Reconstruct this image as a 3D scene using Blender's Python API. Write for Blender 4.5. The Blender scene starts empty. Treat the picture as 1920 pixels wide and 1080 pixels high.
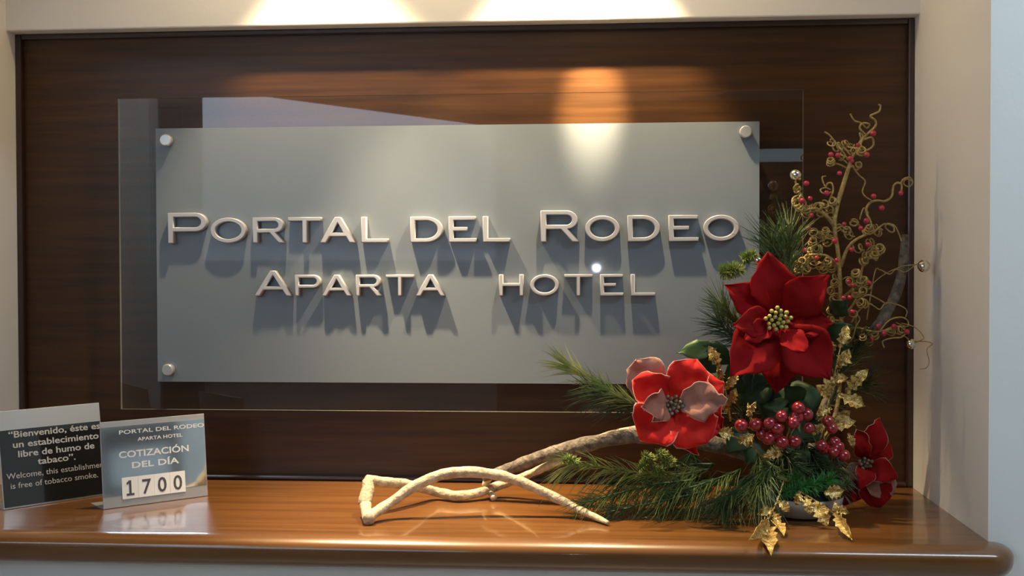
import bpy, bmesh, math, random
from mathutils import Vector, Matrix, noise
random.seed(7)
sc = bpy.context.scene
COL = sc.collection
Z0 = 1.05                      # height of the shelf top
PI = math.pi

# ------------------------------------------------------------------ camera
FOC = 2179.16
YAW, PITCH, ROLL = 0.0764478, -0.0201208, -0.0026001
CAM = Vector((1.261878, -2.444721, 0.459663 + Z0))
cF = Vector((-math.sin(YAW)*math.cos(PITCH), math.cos(YAW)*math.cos(PITCH), math.sin(PITCH)))
_r = Vector((math.cos(YAW), math.sin(YAW), 0)); _u = _r.cross(cF)
cR = math.cos(ROLL)*_r + math.sin(ROLL)*_u
cU = -math.sin(ROLL)*_r + math.cos(ROLL)*_u
cd = bpy.data.cameras.new('camera'); cam = bpy.data.objects.new('camera', cd); COL.objects.link(cam)
cd.sensor_width = 36; cd.lens = FOC/1920*36; cd.clip_start = .02; cd.clip_end = 60
m = Matrix.Identity(4)
for i in range(3):
    m[i][0] = cR[i]; m[i][1] = cU[i]; m[i][2] = -cF[i]; m[i][3] = CAM[i]
cam.matrix_world = m
sc.camera = cam

# ------------------------------------------------------------------ world, exposure
w = bpy.data.worlds.new('world'); sc.world = w; w.use_nodes = True
w.node_tree.nodes['Background'].inputs[0].default_value = (.55, .66, .8, 1)
w.node_tree.nodes['Background'].inputs[1].default_value = .15
vs = sc.view_settings
vs.view_transform = 'Standard'; vs.look = 'None'; vs.exposure = 0.0; vs.gamma = 1; vs.use_curve_mapping = False
sc.display_settings.display_device = 'sRGB'

# light levels (the lamps themselves are built with their fixtures below)
SPOT_R, SPOT_L, CORE_R, CORE_L, SPILL = 84, 56, 470, 200, 6
PANEL_E, FILL_PANEL_E, WINDOW_E = 25.0, 8.0, 3.0

def at(px, py, y):
    """point of the place seen at photo pixel (px,py) that stands at depth y"""
    d = cF + (px-960)/FOC*cR - (py-540)/FOC*cU
    return CAM + d*((y-CAM.y)/d.y)
def on_shelf(px, py, z=0.0):
    d = cF + (px-960)/FOC*cR - (py-540)/FOC*cU
    return CAM + d*((Z0+z-CAM.z)/d.z)
def px2m(y): return (y-CAM.y)/FOC

# ------------------------------------------------------------------ materials
def mat(name, color, rough=.5, metal=0, coat=0, coat_rough=.05, spec=None, bump=0, bscale=60, var=0, vscale=8, color2=None,
        sheen=0, emit=None, estr=0, stretch=None, trans=0, edge=None, edge_at=.9):
    M = bpy.data.materials.new(name); M.use_nodes = True
    nt = M.node_tree; b = nt.nodes['Principled BSDF']
    b.inputs['Base Color'].default_value = (*color, 1); b.inputs['Roughness'].default_value = rough
    b.inputs['Metallic'].default_value = metal; b.inputs['Coat Weight'].default_value = coat
    b.inputs['Coat Roughness'].default_value = coat_rough
    if spec is not None: b.inputs['Specular IOR Level'].default_value = spec
    if sheen: b.inputs['Sheen Weight'].default_value = sheen
    if trans: b.inputs['Transmission Weight'].default_value = trans
    if emit: b.inputs['Emission Color'].default_value = (*emit, 1); b.inputs['Emission Strength'].default_value = estr
    L = nt.links; src = None
    if color2 is not None or bump:
        tc = nt.nodes.new('ShaderNodeTexCoord'); mp = nt.nodes.new('ShaderNodeMapping')
        L.new(tc.outputs['Object'], mp.inputs['Vector'])
        if stretch: mp.inputs['Scale'].default_value = stretch
    if color2 is not None:
        n = nt.nodes.new('ShaderNodeTexNoise'); n.inputs['Scale'].default_value = vscale; n.inputs['Detail'].default_value = 6
        L.new(mp.outputs[0], n.inputs['Vector'])
        cr = nt.nodes.new('ShaderNodeValToRGB')
        cr.color_ramp.elements[0].position = .35; cr.color_ramp.elements[1].position = .65
        cr.color_ramp.elements[0].color = (*color, 1); cr.color_ramp.elements[1].color = (*color2, 1)
        L.new(n.outputs['Fac'], cr.inputs[0]); src = cr.outputs[0]
    if edge is not None:
        a = nt.nodes.new('ShaderNodeAttribute'); a.attribute_name = 'edge'
        r2 = nt.nodes.new('ShaderNodeValToRGB'); r2.color_ramp.elements[0].position = edge_at; r2.color_ramp.elements[1].position = min(1, edge_at+.06)
        L.new(a.outputs['Fac'], r2.inputs[0])
        mx = nt.nodes.new('ShaderNodeMix'); mx.data_type = 'RGBA'
        L.new(r2.outputs[0], mx.inputs['Factor'])
        if src: L.new(src, mx.inputs['A'])
        else: mx.inputs['A'].default_value = (*color, 1)
        mx.inputs['B'].default_value = (*edge, 1); src = mx.outputs['Result']
    if src: L.new(src, b.inputs['Base Color'])
    if bump:
        n2 = nt.nodes.new('ShaderNodeTexNoise'); n2.inputs['Scale'].default_value = bscale; n2.inputs['Detail'].default_value = 4
        L.new(mp.outputs[0], n2.inputs['Vector'])
        bp = nt.nodes.new('ShaderNodeBump'); bp.inputs['Strength'].default_value = bump; bp.inputs['Distance'].default_value = .004
        L.new(n2.outputs['Fac'], bp.inputs['Height']); L.new(bp.outputs[0], b.inputs['Normal'])
    return M

M = {}
M['white'] = mat('white_paint', (.78, .765, .73), .6, bump=.08, bscale=90)
M['wood'] = mat('mahogany_panel', (.040, .0150, .0034), .38, coat=.15, coat_rough=.25, spec=.3, color2=(.070, .027, .0058), vscale=5, stretch=(.7, 1, 14), bump=.04, bscale=14)
M['wood_shelf'] = mat('mahogany_shelf', (.120, .045, .0085), .30, coat=.6, coat_rough=.06, color2=(.175, .070, .0145), vscale=5, stretch=(.7, 12, 6), bump=.02, bscale=12)
M['wood_dark'] = mat('dark_moulding', (.035, .015, .009), .3, coat=.4, coat_rough=.15)
M['lobby_wood'] = mat('lobby_wood', (.06, .03, .016), .5, color2=(.09, .045, .022), vscale=3, stretch=(1, 1, 8))
M['lobby_floor'] = mat('lobby_floor', (.55, .52, .47), .4, color2=(.62, .59, .54), vscale=2)
M['lobby_grey'] = mat('lobby_grey', (.42, .42, .40), .6)
M['plate'] = mat('satin_sheet', (.170, .198, .222), .55, metal=.25, coat=.25, coat_rough=.03, bump=.02, bscale=300)
M['letter'] = mat('pale_metal', (.43, .42, .42), .36, metal=.25)
M['chrome'] = mat('polished_steel', (.62, .63, .64), .22, metal=.6)
M['brushed'] = mat('brushed_steel', (.47, .48, .48), .38, metal=.55)
M['blackfilm'] = mat('black_glossy_film', (.012, .012, .013), .12, coat=.5, coat_rough=.03)
M['mirrorfilm'] = mat('mirror_steel', (.70, .76, .78), .07, metal=.95, color2=(.62, .69, .72), vscale=14)
M['greytext'] = mat('grey_print', (.42, .42, .42), .5)
M['paletext'] = mat('pale_print', (.72, .74, .74), .4)
M['tile'] = mat('white_plastic', (.82, .83, .83), .35)
M['digit'] = mat('dark_grey_print', (.07, .075, .085), .5)
M['bark'] = mat('pale_bleached_branch', (.60, .50, .34), .75, color2=(.36, .28, .17), vscale=75, bump=.6, bscale=160)
M['bark_grey'] = mat('grey_driftwood', (.23, .19, .14), .85, color2=(.085, .066, .050), vscale=85, bump=.8, bscale=160)
M['velvet'] = mat('deep_red_velvet', (.29, .005, .006), .8, spec=.12, color2=(.19, .003, .004), vscale=14, bump=.12, bscale=90)
M['coral'] = mat('bright_red_velvet', (.66, .022, .012), .7, spec=.2, color2=(.52, .010, .008), vscale=18, bump=.15, bscale=120, edge=(.70, .40, .32), edge_at=.955)
M['crimson'] = mat('crimson_velvet', (.36, .008, .008), .75, spec=.15, color2=(.26, .004, .005), vscale=18, bump=.15, bscale=120, edge=(.62, .42, .32), edge_at=.955)
M['blush'] = mat('blush_petal_back', (.42, .22, .16), .8, spec=.2, color2=(.36, .13, .09), vscale=14, bump=.15, bscale=100, edge=(.6, .42, .32), edge_at=.96)
M['pollen'] = mat('yellow_green_bud', (.50, .42, .10), .5, color2=(.34, .28, .05), vscale=90)
M['darkbud'] = mat('dark_flower_bud', (.12, .09, .05), .5, color2=(.25, .24, .16), vscale=120)
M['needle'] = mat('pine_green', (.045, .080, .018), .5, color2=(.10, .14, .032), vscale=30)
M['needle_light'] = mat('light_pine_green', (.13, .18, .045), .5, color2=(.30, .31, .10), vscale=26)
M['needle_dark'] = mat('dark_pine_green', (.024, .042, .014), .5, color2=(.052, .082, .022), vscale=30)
M['tinsel'] = mat('bright_green_tinsel', (.03, .16, .035), .4, color2=(.07, .26, .05), vscale=50)
M['moss'] = mat('yellow_green_chenille', (.13, .19, .025), .7, color2=(.22, .27, .06), vscale=60)
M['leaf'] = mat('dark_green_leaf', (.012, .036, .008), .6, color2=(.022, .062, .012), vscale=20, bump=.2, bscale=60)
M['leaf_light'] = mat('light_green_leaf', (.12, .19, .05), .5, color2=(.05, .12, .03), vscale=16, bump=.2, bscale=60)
M['gold'] = mat('gold_glitter', (.34, .19, .03), .26, metal=.85, color2=(.90, .72, .32), vscale=150, bump=.7, bscale=420)
M['goldvine'] = mat('gold_vine', (.34, .22, .06), .45, metal=.35, color2=(.52, .38, .13), vscale=120, bump=.6, bscale=260)
M['berry'] = mat('red_pearl_berry', (.27, .006, .011), .2, coat=1, coat_rough=.06)
M['smallberry'] = mat('small_red_berry', (.50, .015, .045), .28, coat=.4, coat_rough=.1)
M['bead'] = mat('champagne_silver', (.80, .76, .62), .18, metal=1)
M['foam'] = mat('dark_foam', (.02, .03, .018), .9, bump=.4)
M['lampring'] = mat('lamp_ring', (.7, .7, .7), .3, metal=.6)
M['bulb'] = mat('halogen_bulb', (1, .9, .7), .4, emit=(1, .78, .5), estr=6)
M['cool_panel'] = mat('cool_diffuser', (.9, .95, 1), .5, emit=(.72, .88, 1), estr=PANEL_E)
M['fill_panel'] = mat('fill_diffuser', (.9, .95, 1), .5, emit=(.78, .9, 1), estr=FILL_PANEL_E)
M['daylight'] = mat('daylight_glass', (.8, .85, .9), .3, emit=(.66, .80, 1), estr=WINDOW_E)
M['spark'] = mat('flash_glint_led', (1, 1, 1), .4, emit=(.8, .88, 1), estr=420)
M['dim_daylight'] = mat('transom_glass', (.5, .6, .65), .3, emit=(.6, .85, 1), estr=.9)

def glass_mat(name, tint, gain=2.0):
    G = bpy.data.materials.new(name); G.use_nodes = True; nt = G.node_tree; nt.nodes.clear(); L = nt.links
    out = nt.nodes.new('ShaderNodeOutputMaterial'); mx = nt.nodes.new('ShaderNodeMixShader')
    tr = nt.nodes.new('ShaderNodeBsdfTransparent'); tr.inputs[0].default_value = (*tint, 1)
    gl = nt.nodes.new('ShaderNodeBsdfGlossy'); gl.inputs['Roughness'].default_value = .012
    fr = nt.nodes.new('ShaderNodeFresnel'); fr.inputs['IOR'].default_value = 1.5
    ge = nt.nodes.new('ShaderNodeNewGeometry')
    s = nt.nodes.new('ShaderNodeMath'); s.operation = 'SUBTRACT'; s.inputs[0].default_value = 1; L.new(ge.outputs['Backfacing'], s.inputs[1])
    mu = nt.nodes.new('ShaderNodeMath'); mu.operation = 'MULTIPLY'; L.new(fr.outputs[0], mu.inputs[0]); L.new(s.outputs[0], mu.inputs[1])
    g2 = nt.nodes.new('ShaderNodeMath'); g2.operation = 'MULTIPLY'; g2.use_clamp = True; L.new(mu.outputs[0], g2.inputs[0]); g2.inputs[1].default_value = gain
    L.new(g2.outputs[0], mx.inputs[0]); L.new(tr.outputs[0], mx.inputs[1]); L.new(gl.outputs[0], mx.inputs[2]); L.new(mx.outputs[0], out.inputs[0])
    return G
M['glass'] = glass_mat('clear_glass', (.95, .97, .96), 2.0)
M['dishglass'] = glass_mat('cloudy_glass', (.82, .80, .76), 3.0)
M['cellophane'] = mat('milky_dish', (.52, .45, .37), .22, trans=.45)
M['glassedge'] = mat('glass_edge', (.22, .23, .20), .25)

# ------------------------------------------------------------------ mesh helpers
class MB:
    def __init__(s): s.v = []; s.f = []; s.e = []
    def add(s, vs, fs, ed=None):
        o = len(s.v); s.v += [tuple(v) for v in vs]; s.f += [tuple(i+o for i in f) for f in fs]
        s.e += list(ed) if ed else [0.0]*len(vs); return s
    def box(s, x0, x1, y0, y1, z0, z1):
        return s.add([(x, y, z) for x in (x0, x1) for y in (y0, y1) for z in (z0, z1)],
                     [(0, 1, 3, 2), (4, 6, 7, 5), (0, 4, 5, 1), (2, 3, 7, 6), (0, 2, 6, 4), (1, 5, 7, 3)])
    def obox(s, o, a, b, c):
        """box from corner o with edge vectors a, b, c"""
        o, a, b, c = map(Vector, (o, a, b, c))
        return s.add([o+a*i+b*j+c*k for i in (0, 1) for j in (0, 1) for k in (0, 1)],
                     [(0, 1, 3, 2), (4, 6, 7, 5), (0, 4, 5, 1), (2, 3, 7, 6), (0, 2, 6, 4), (1, 5, 7, 3)])
    def tube(s, pts, rad, seg=8, cap=True):
        pts = [Vector(p) for p in pts]; n = len(pts)
        if not hasattr(rad, '__len__'): rad = [rad]*n
        t0 = (pts[1]-pts[0]).normalized()
        up = Vector((0, 0, 1)) if abs(t0.z) < .9 else Vector((1, 0, 0))
        nrm = t0.cross(up).normalized(); vs = []; fs = []
        for i in range(n):
            t = (pts[min(i+1, n-1)]-pts[max(i-1, 0)])
            t = t.normalized() if t.length > 1e-9 else t0
            nrm = (nrm - t*nrm.dot(t))
            nrm = nrm.normalized() if nrm.length > 1e-6 else t.orthogonal().normalized()
            bn = t.cross(nrm)
            for k in range(seg):
                a = 2*PI*k/seg; vs.append(pts[i]+(nrm*math.cos(a)+bn*math.sin(a))*rad[i])
        for i in range(n-1):
            for k in range(seg):
                fs.append((i*seg+k, i*seg+(k+1) % seg, (i+1)*seg+(k+1) % seg, (i+1)*seg+k))
        if cap: fs += [tuple(range(seg))[::-1], tuple((n-1)*seg+k for k in range(seg))]
        return s.add(vs, fs)
    def lathe(s, prof, c, seg=24, axis='z'):
        vs = []; fs = []; c = Vector(c)
        for r, h in prof:
            for k in range(seg):
                a = 2*PI*k/seg
                p = Vector((r*math.cos(a), r*math.sin(a), h)) if axis == 'z' else Vector((r*math.cos(a), -h, r*math.sin(a)))
                vs.append(c+p)
        for i in range(len(prof)-1):
            for k in range(seg): fs.append((i*seg+k, i*seg+(k+1) % seg, (i+1)*seg+(k+1) % seg, (i+1)*seg+k))
        fs += [tuple(range(seg))[::-1], tuple((len(prof)-1)*seg+k for k in range(seg))]
        return s.add(vs, fs)
    def ball(s, c, r, seg=12, rings=8, sq=(1, 1, 1)):
        c = Vector(c); vs = [c+Vector((0, 0, r*sq[2]))]; fs = []
        for i in range(1, rings):
            ph = PI*i/rings
            for k in range(seg):
                a = 2*PI*k/seg
                vs.append(c+Vector((r*sq[0]*math.sin(ph)*math.cos(a), r*sq[1]*math.sin(ph)*math.sin(a), r*sq[2]*math.cos(ph))))
        vs.append(c-Vector((0, 0, r*sq[2])))
        for k in range(seg): fs.append((0, 1+k, 1+(k+1) % seg))
        for i in range(rings-2):
            for k in range(seg): fs.append((1+i*seg+k, 1+(i+1)*seg+k, 1+(i+1)*seg+(k+1) % seg, 1+i*seg+(k+1) % seg))
        b = 1+(rings-2)*seg; e = len(vs)-1
        for k in range(seg): fs.append((e, b+(k+1) % seg, b+k))
        return s.add(vs, fs)
    def build(s, name, mt, parent=None, smooth=False, bevel=0, solid=0):
        me = bpy.data.meshes.new(name); me.from_pydata(s.v, [], s.f); me.update()
        bm = bmesh.new(); bm.from_mesh(me); 
        if not solid: bmesh.ops.recalc_face_normals(bm, faces=bm.faces)
        bm.to_mesh(me); bm.free()
        if any(s.e):
            a = me.attributes.new('edge', 'FLOAT', 'POINT'); a.data.foreach_set('value', s.e)
        if smooth: me.polygons.foreach_set('use_smooth', [True]*len(me.polygons))
        return link(name, me, mt, parent, bevel, solid)

def link(name, me, mt, parent=None, bevel=0, solid=0):
    o = bpy.data.objects.new(name, me); COL.objects.link(o)
    if mt is not None and not me.materials: me.materials.append(M[mt])
    if parent:
        o.parent = parent; o.matrix_parent_inverse = Matrix.Translation(-parent.location) if parent.type == 'EMPTY' else Matrix.Identity(4)
    if bevel:
        b = o.modifiers.new('bevel', 'BEVEL'); b.width = bevel; b.segments = 2; b.limit_method = 'ANGLE'
    if solid:
        b = o.modifiers.new('thickness', 'SOLIDIFY'); b.thickness = solid; b.offset = 0
    return o
def root(name, loc, label, cat, group=None):
    o = bpy.data.objects.new(name, None); COL.objects.link(o); o.location = loc; o.empty_display_size = .05
    return tag(o, label, cat, group)
def tag(o, label, cat=None, group=None, kind=None):
    if label: o['label'] = label
    if cat: o['category'] = cat
    if group: o['group'] = group
    if kind: o['kind'] = kind
    return o
def struct(name, mb, mt, label, cat='wall', **k):
    o = mb.build(name, mt, **k); return tag(o, label, cat, None, 'structure')
def smooth_path(pts, sub=8):
    pts = [Vector(p) for p in pts]; P = [pts[0]*2-pts[1]]+pts+[pts[-1]*2-pts[-2]]; out = []
    for i in range(1, len(P)-2):
        a, b, c, d = P[i-1], P[i], P[i+1], P[i+2]
        for k in range(sub):
            t = k/sub
            out.append(.5*((2*b)+(c-a)*t+(2*a-5*b+4*c-d)*t*t+(3*b-a-3*c+d)*t**3))
    out.append(pts[-1]); return out
def lerp_list(vals, n):
    out = []
    for i in range(n):
        x = i/(n-1)*(len(vals)-1); k = min(int(x), len(vals)-2); out.append(vals[k]+(vals[k+1]-vals[k])*(x-k))
    return out
def rnd(a, b): return random.uniform(a, b)

# ------------------------------------------------------------------ the niche
W_, D_ = 1.9, .475
HB = .960 + Z0                 # underside of the white wall over the panel
NC = 2.42                      # ceiling of the niche
LINTEL = 2.09                  # underside of the lintel in front
LC = 2.75                      # lobby ceiling
LX0, LX1, LY = -2.2, 4.2, -6.6

panel = struct('wall_back', MB().box(-.02, W_+.02, .0, .03, Z0-.06, HB+.06), 'wood', 'dark mahogany panel across the back of the niche behind the sign')
MB().box(0, .013, -.014, 0, Z0, HB).build('moulding', 'wood_dark', panel, bevel=.003)
MB().box(W_-.013, W_, -.014, 0, Z0, HB).build('moulding', 'wood_dark', panel, bevel=.003)
MB().box(.013, W_-.013, -.014, 0, HB-.012, HB).build('moulding', 'wood_dark', panel, bevel=.003)
MB().box(.013, W_-.013, -.016, 0, Z0, Z0+.011).build('moulding', 'wood_dark', panel, bevel=.004)
struct('wall_header', MB().box(-.02, W_+.02, -.05, .03, HB, NC+.02), 'white', 'white wall above the wooden panel, lit by two warm spots', bevel=.003)
struct('wall_right', MB().box(W_, W_+.16, -D_+.10, .03, Z0-.06, NC+.02), 'white', 'white side wall of the niche to the right of the flowers')
struct('wall_left', MB().box(-.16, 0, -D_+.10, .03, Z0-.06, NC+.02), 'white', 'white side wall of the niche to the left of the panel')
struct('ceiling_niche', MB().box(-.16, W_+.16, -D_, .03, NC, NC+.06), 'white', 'white ceiling of the niche with two spotlights', 'ceiling')
fw = MB().box(W_, LX1, -D_-.001, -D_+.10, 0, LC)
struct('wall_front_right', fw, 'white', 'white lobby wall at the far right, in cool light')
struct('wall_front_left', MB().box(LX0, 0, -D_-.001, -D_+.10, 0, LC), 'white', 'white lobby wall left of the niche')
struct('wall_front_top', MB().box(0, W_, -D_-.001, -D_+.05, LINTEL, LC), 'white', 'white lintel over the niche opening')
struct('wall_front_base', MB().box(0, W_, -D_-.001, -D_+.10, 0, Z0-.045), 'white', 'white wall below the wooden shelf')

# lobby behind the camera, seen only as reflections
struct('floor', MB().box(LX0, LX1, LY, -D_, -.05, 0), 'lobby_floor', 'pale polished lobby floor', 'floor')
struct('ceiling', MB().box(LX0, LX1, LY, -D_, LC, LC+.05), 'lobby_grey', 'grey lobby ceiling', 'ceiling')
struct('wall_lobby_left', MB().box(LX0-.05, LX0, LY, -D_, 0, LC), 'lobby_grey', 'grey lobby wall on the left')
struct('wall_lobby_right', MB().box(LX1, LX1+.05, LY, -D_, 0, LC), 'white', 'white lobby wall on the right')
struct('wall_lobby_back', MB().box(LX0, LX1, LY-.05, LY, 0, LC), 'lobby_wood', 'dark wooden lobby wall opposite the niche')

def refl(px, py, k):
    p = at(px, py, k); return Vector((p.x, -.09-p.y, p.z))
# glazed entrance standing askew in the lobby: its bright shape shows in the sign's glass
ga = refl(378, 183, 2.0); gtop = refl(515, 183, 2.35).z
def refl_at_z(px, py, z):
    lo, hi = .3, 12
    for _ in range(60):
        k = (lo+hi)/2
        if refl(px, py, k).z < z: lo = k
        else: hi = k
    return refl(px, py, lo)
g1 = refl_at_z(515, 183, gtop); g2 = refl_at_z(930, 238, gtop)
gd = (g2-g1); gd.z = 0; gd.normalize()
# left end of the glazing where the ray of column x=378 meets the line g1 + s*gd
q0 = refl(378, 300, 1.0); q1 = refl(378, 300, 4.0); qd = Vector((q1.x-q0.x, q1.y-q0.y))
den = gd.x*qd.y-gd.y*qd.x
s0 = ((q0.x-g1.x)*qd.y-(q0.y-g1.y)*qd.x)/den
A = Vector((g1.x, g1.y, 0))+gd*s0; Lw = (Vector((g2.x, g2.y, 0))-A).length
gn = Vector((-gd.y, gd.x, 0))
if gn.dot(Vector((.9, -.4, 0))-A) < 0: gn = -gn
win = struct('window_1', MB().obox(A+Vector((0, 0, gtop))-gn*.05, gd*Lw, gn*.06, Vector((0, 0, .05))).obox(A-gd*.06-gn*.05, gd*.06, gn*.06, Vector((0, 0, gtop+.05)))
             .obox(A+gd*Lw-gn*.05, gd*.06, gn*.06, Vector((0, 0, gtop+.05))), 'lobby_wood', 'bright glazed entrance of the lobby reflected in the sign glass', 'window')
GB = CAM.z+.02                   # sill of the glazing
MB().obox(A-gn*.02+Vector((0, 0, GB)), gd*Lw, gn*.01, Vector((0, 0, gtop-GB))).build('pane', 'daylight', win)
MB().obox(A-gn*.04, gd*Lw, gn*.04, Vector((0, 0, GB))).build('sill_wall', 'lobby_grey', win)
pa, pb = refl(205, 400, 3.2), refl(281, 400, 3.2)
struct('wall_pilaster', MB().box(pa.x, pb.x, pa.y-.12, pa.y, 0, LC), 'white', 'pale pilaster of the lobby reflected at the left edge of the glass')
# transom strip far behind on the right
kb = -LY-.09-.03
b0, b1 = refl(1395, 304, kb), refl(1640, 277, kb)
win2 = struct('window_2', MB().box(b0.x-.05, b1.x+.05, LY, LY+.03, b0.z-.04, b0.z).box(b0.x-.05, b1.x+.05, LY, LY+.03, b1.z, b1.z+.04), 'lobby_wood', 'narrow lit transom window reflected at the right of the glass', 'window')
MB().box(b0.x, b1.x, LY+.004, LY+.02, b0.z, b1.z).build('pane', 'dim_daylight', win2)
# small lamp added on the far wall, standing in for the phone flash's glint
sp = refl(1118, 503, 6.0)
wl = root('flash_glint_lamp', (sp.x, LY, sp.z), 'small added lamp standing in for the phone flash, reflected as a bright dot above the word HOTEL', 'lamp')
MB().lathe([(.05, 0), (.05, .03), (.03, .05)], (sp.x, LY, sp.z), 20, 'y').build('glint_lamp_base', 'lampring', wl)
MB().ball((sp.x, LY+.075, sp.z), .026, 16, 10).build('bulb', 'spark', wl, smooth=True)
# cool ceiling panel in the lobby
cp = root('ceiling_light', (2.6, -1.25, LC), 'cool white ceiling light panel of the lobby in front of the niche', 'light')
MB().box(2.0, 3.2, -1.38, -1.10, LC-.025, LC).build('housing', 'lampring', cp)
MB().box(2.02, 3.18, -1.36, -1.12, LC-.03, LC-.0255).build('diffuser', 'cool_panel', cp)

cp = root('ceiling_light', (-.7, -2.6, LC), 'added cool fill light panel on the ceiling in the left part of the lobby', 'light')  # unseen panel added as fill: lights the pilaster, lifts the lobby's ambient
MB().box(-1.4, -.2, -2.85, -2.35, LC-.025, LC).build('housing', 'lampring', cp)
MB().box(-1.38, -.22, -2.83, -2.37, LC-.03, LC-.0255).build('diffuser', 'fill_panel', cp)

# warm spotlights in the niche ceiling
def spot(px, label, e1, e2, aim1, aim2, s1, s2):
    x = at(px, 20, -.05).x; y = -.25
    r = root('ceiling_spotlight', (x, y, NC), label, 'spotlight', 'warm niche spotlights')
    MB().lathe([(.045, 0), (.045, -.012), (.034, -.012), (.032, -.004)], (x, y, NC), 28).build('ring', 'lampring', r)
    MB().lathe([(.031, -.004), (.031, -.007)], (x, y, NC), 24).build('bulb', 'bulb', r)
    for e, aim, s, bl, nm in ((e1, aim1, s1, .4, 'beam'), (e2, aim2, s2, 1.0, 'beam_core'), (SPILL, (x, y-.02, Z0), 150, .5, 'beam_spill')):
        ld = bpy.data.lights.new(nm, 'SPOT'); ld.energy = e; ld.color = (1, .77, .47); ld.shadow_soft_size = .014
        ld.spot_size = math.radians(s); ld.spot_blend = bl
        lo = bpy.data.objects.new(nm, ld); COL.objects.link(lo); lo.location = (x, y, NC-.03)
        lo.rotation_euler = (Vector(aim)-Vector((x, y, NC-.03))).to_track_quat('-Z', 'Y').to_euler()
        lo.parent = r; lo.matrix_parent_inverse = Matrix.Translation(-r.location)
spot(1118, 'warm spotlight above the right half of the sign', SPOT_R, CORE_R, (1.17, -.06, Z0+.2), (1.245, -.03, Z0+.83), 69, 17)
spot(575, 'warm spotlight above the left half of the sign', SPOT_L, CORE_L, (.76, -.17, Z0+.2), (.98, -.28, Z0), 70, 44)

# ------------------------------------------------------------------ shelf
def shelf():
    x0, x1 = -.05, W_+.036; yb, yf = 0.0, -.535; th = .052; r = .024
    prof = []            # (offset inward from the outer line, z) : bullnose
    prof.append((.10, 0))
    for i in range(9):
        a = PI/2*i/8; prof.append((.034*(1-math.sin(a)), -.020*(1-math.cos(a))))
    for i in range(1, 8):
        a = PI/2*i/7; prof.append((.022*(1-math.cos(a)), -.024-(th-.024)*math.sin(a)))
    prof.append((.10, -th))
    # outline of the front: left end, rounded corner, front, rounded corner, right end
    rc = .05; N = 10
    def path(off):
        X0, X1, YF = x0+off, x1-off, yf+off; rr = max(rc-off, .004)
        pts = [(X0, -D_-.002 if off < .06 else -D_-.002)]
        for i in range(N+1):
            a = PI+PI/2*i/N; pts.append((X0+rr+rr*math.cos(a), YF+rr+rr*math.sin(a)))
        for i in range(N+1):
            a = 1.5*PI+PI/2*i/N; pts.append((X1-rr+rr*math.cos(a), YF+rr+rr*math.sin(a)))
        pts.append((X1, -D_-.002))
        return pts
    prof = [(min(o, .036), z) for o, z in prof]
    vs = []; fs = []
    rows = [path(o) for o, z in prof]
    n = len(rows[0])
    for (o, z), row in zip(prof, rows):
        vs += [(x, min(y, -D_-.002), Z0+z) for x, y in row]
    for i in range(len(prof)-1):
        for k in range(n-1): fs.append((i*n+k, i*n+k+1, (i+1)*n+k+1, (i+1)*n+k))
    fs.append(tuple(range(n)))                      # top in front of the wall line
    fs.append(tuple((len(prof)-1)*n+k for k in range(n))[::-1])
    fs.append(tuple(i*n for i in range(len(prof)))); fs.append(tuple(i*n+n-1 for i in range(len(prof)))[::-1])
    mb = MB(); mb.add(vs, fs)
    r_ = root('console_shelf', (W_/2, -.27, Z0-th), 'glossy brown wooden shelf with rounded front edge below the sign', 'shelf')
    o = mb.build('rounded_edge', 'wood_shelf', r_)
    for p in o.data.polygons:
        p.use_smooth = len(p.vertices) == 4
    MB().box(.0005, W_-.0005, -D_-.003, -.0005, Z0-th, Z0).build('board', 'wood_shelf', r_)
shelf()

# ------------------------------------------------------------------ the sign
SG = root('hotel_sign', (.95, -.04, Z0+.15), 'clear glass hotel sign with grey satin sheet and raised PORTAL DEL RODEO APARTA HOTEL letters', 'sign')
GX0, GX1, GZ0, GZ1 = .242, 1.671, Z0+.154, Z0+.813
g = MB().box(GX0, GX1, -.046, -.038, GZ0, GZ1).build('glass_pane', 'glass', SG)
g.data.materials.append(M['glassedge'])
for p in g.data.polygons:
    if abs(p.normal.y) < .5: p.material_index = 1
PX0, PX1, PZ0, PZ1 = .324, 1.583, Z0+.2135, Z0+.749
MB().box(PX0, PX1, -.0478, -.0462, PZ0, PZ1).build('satin_sheet', 'plate', SG)
for (x, z) in ((PX0+.026, PZ1-.026), (PX1-.029, PZ1-.022), (PX0+.026, PZ0+.026), (PX1-.029, PZ0+.026)):
    o = MB().lathe([(.0065, -.0), (.0065, .05)], (x, -.0, z), 20, 'y').build('standoff', 'chrome', SG)
    MB().lathe([(.011, .0480), (.0125, .0495), (.0125, .061), (.0105, .064)], (x, 0, z), 28, 'y').build('cap', 'chrome', o, smooth=False)

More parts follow.
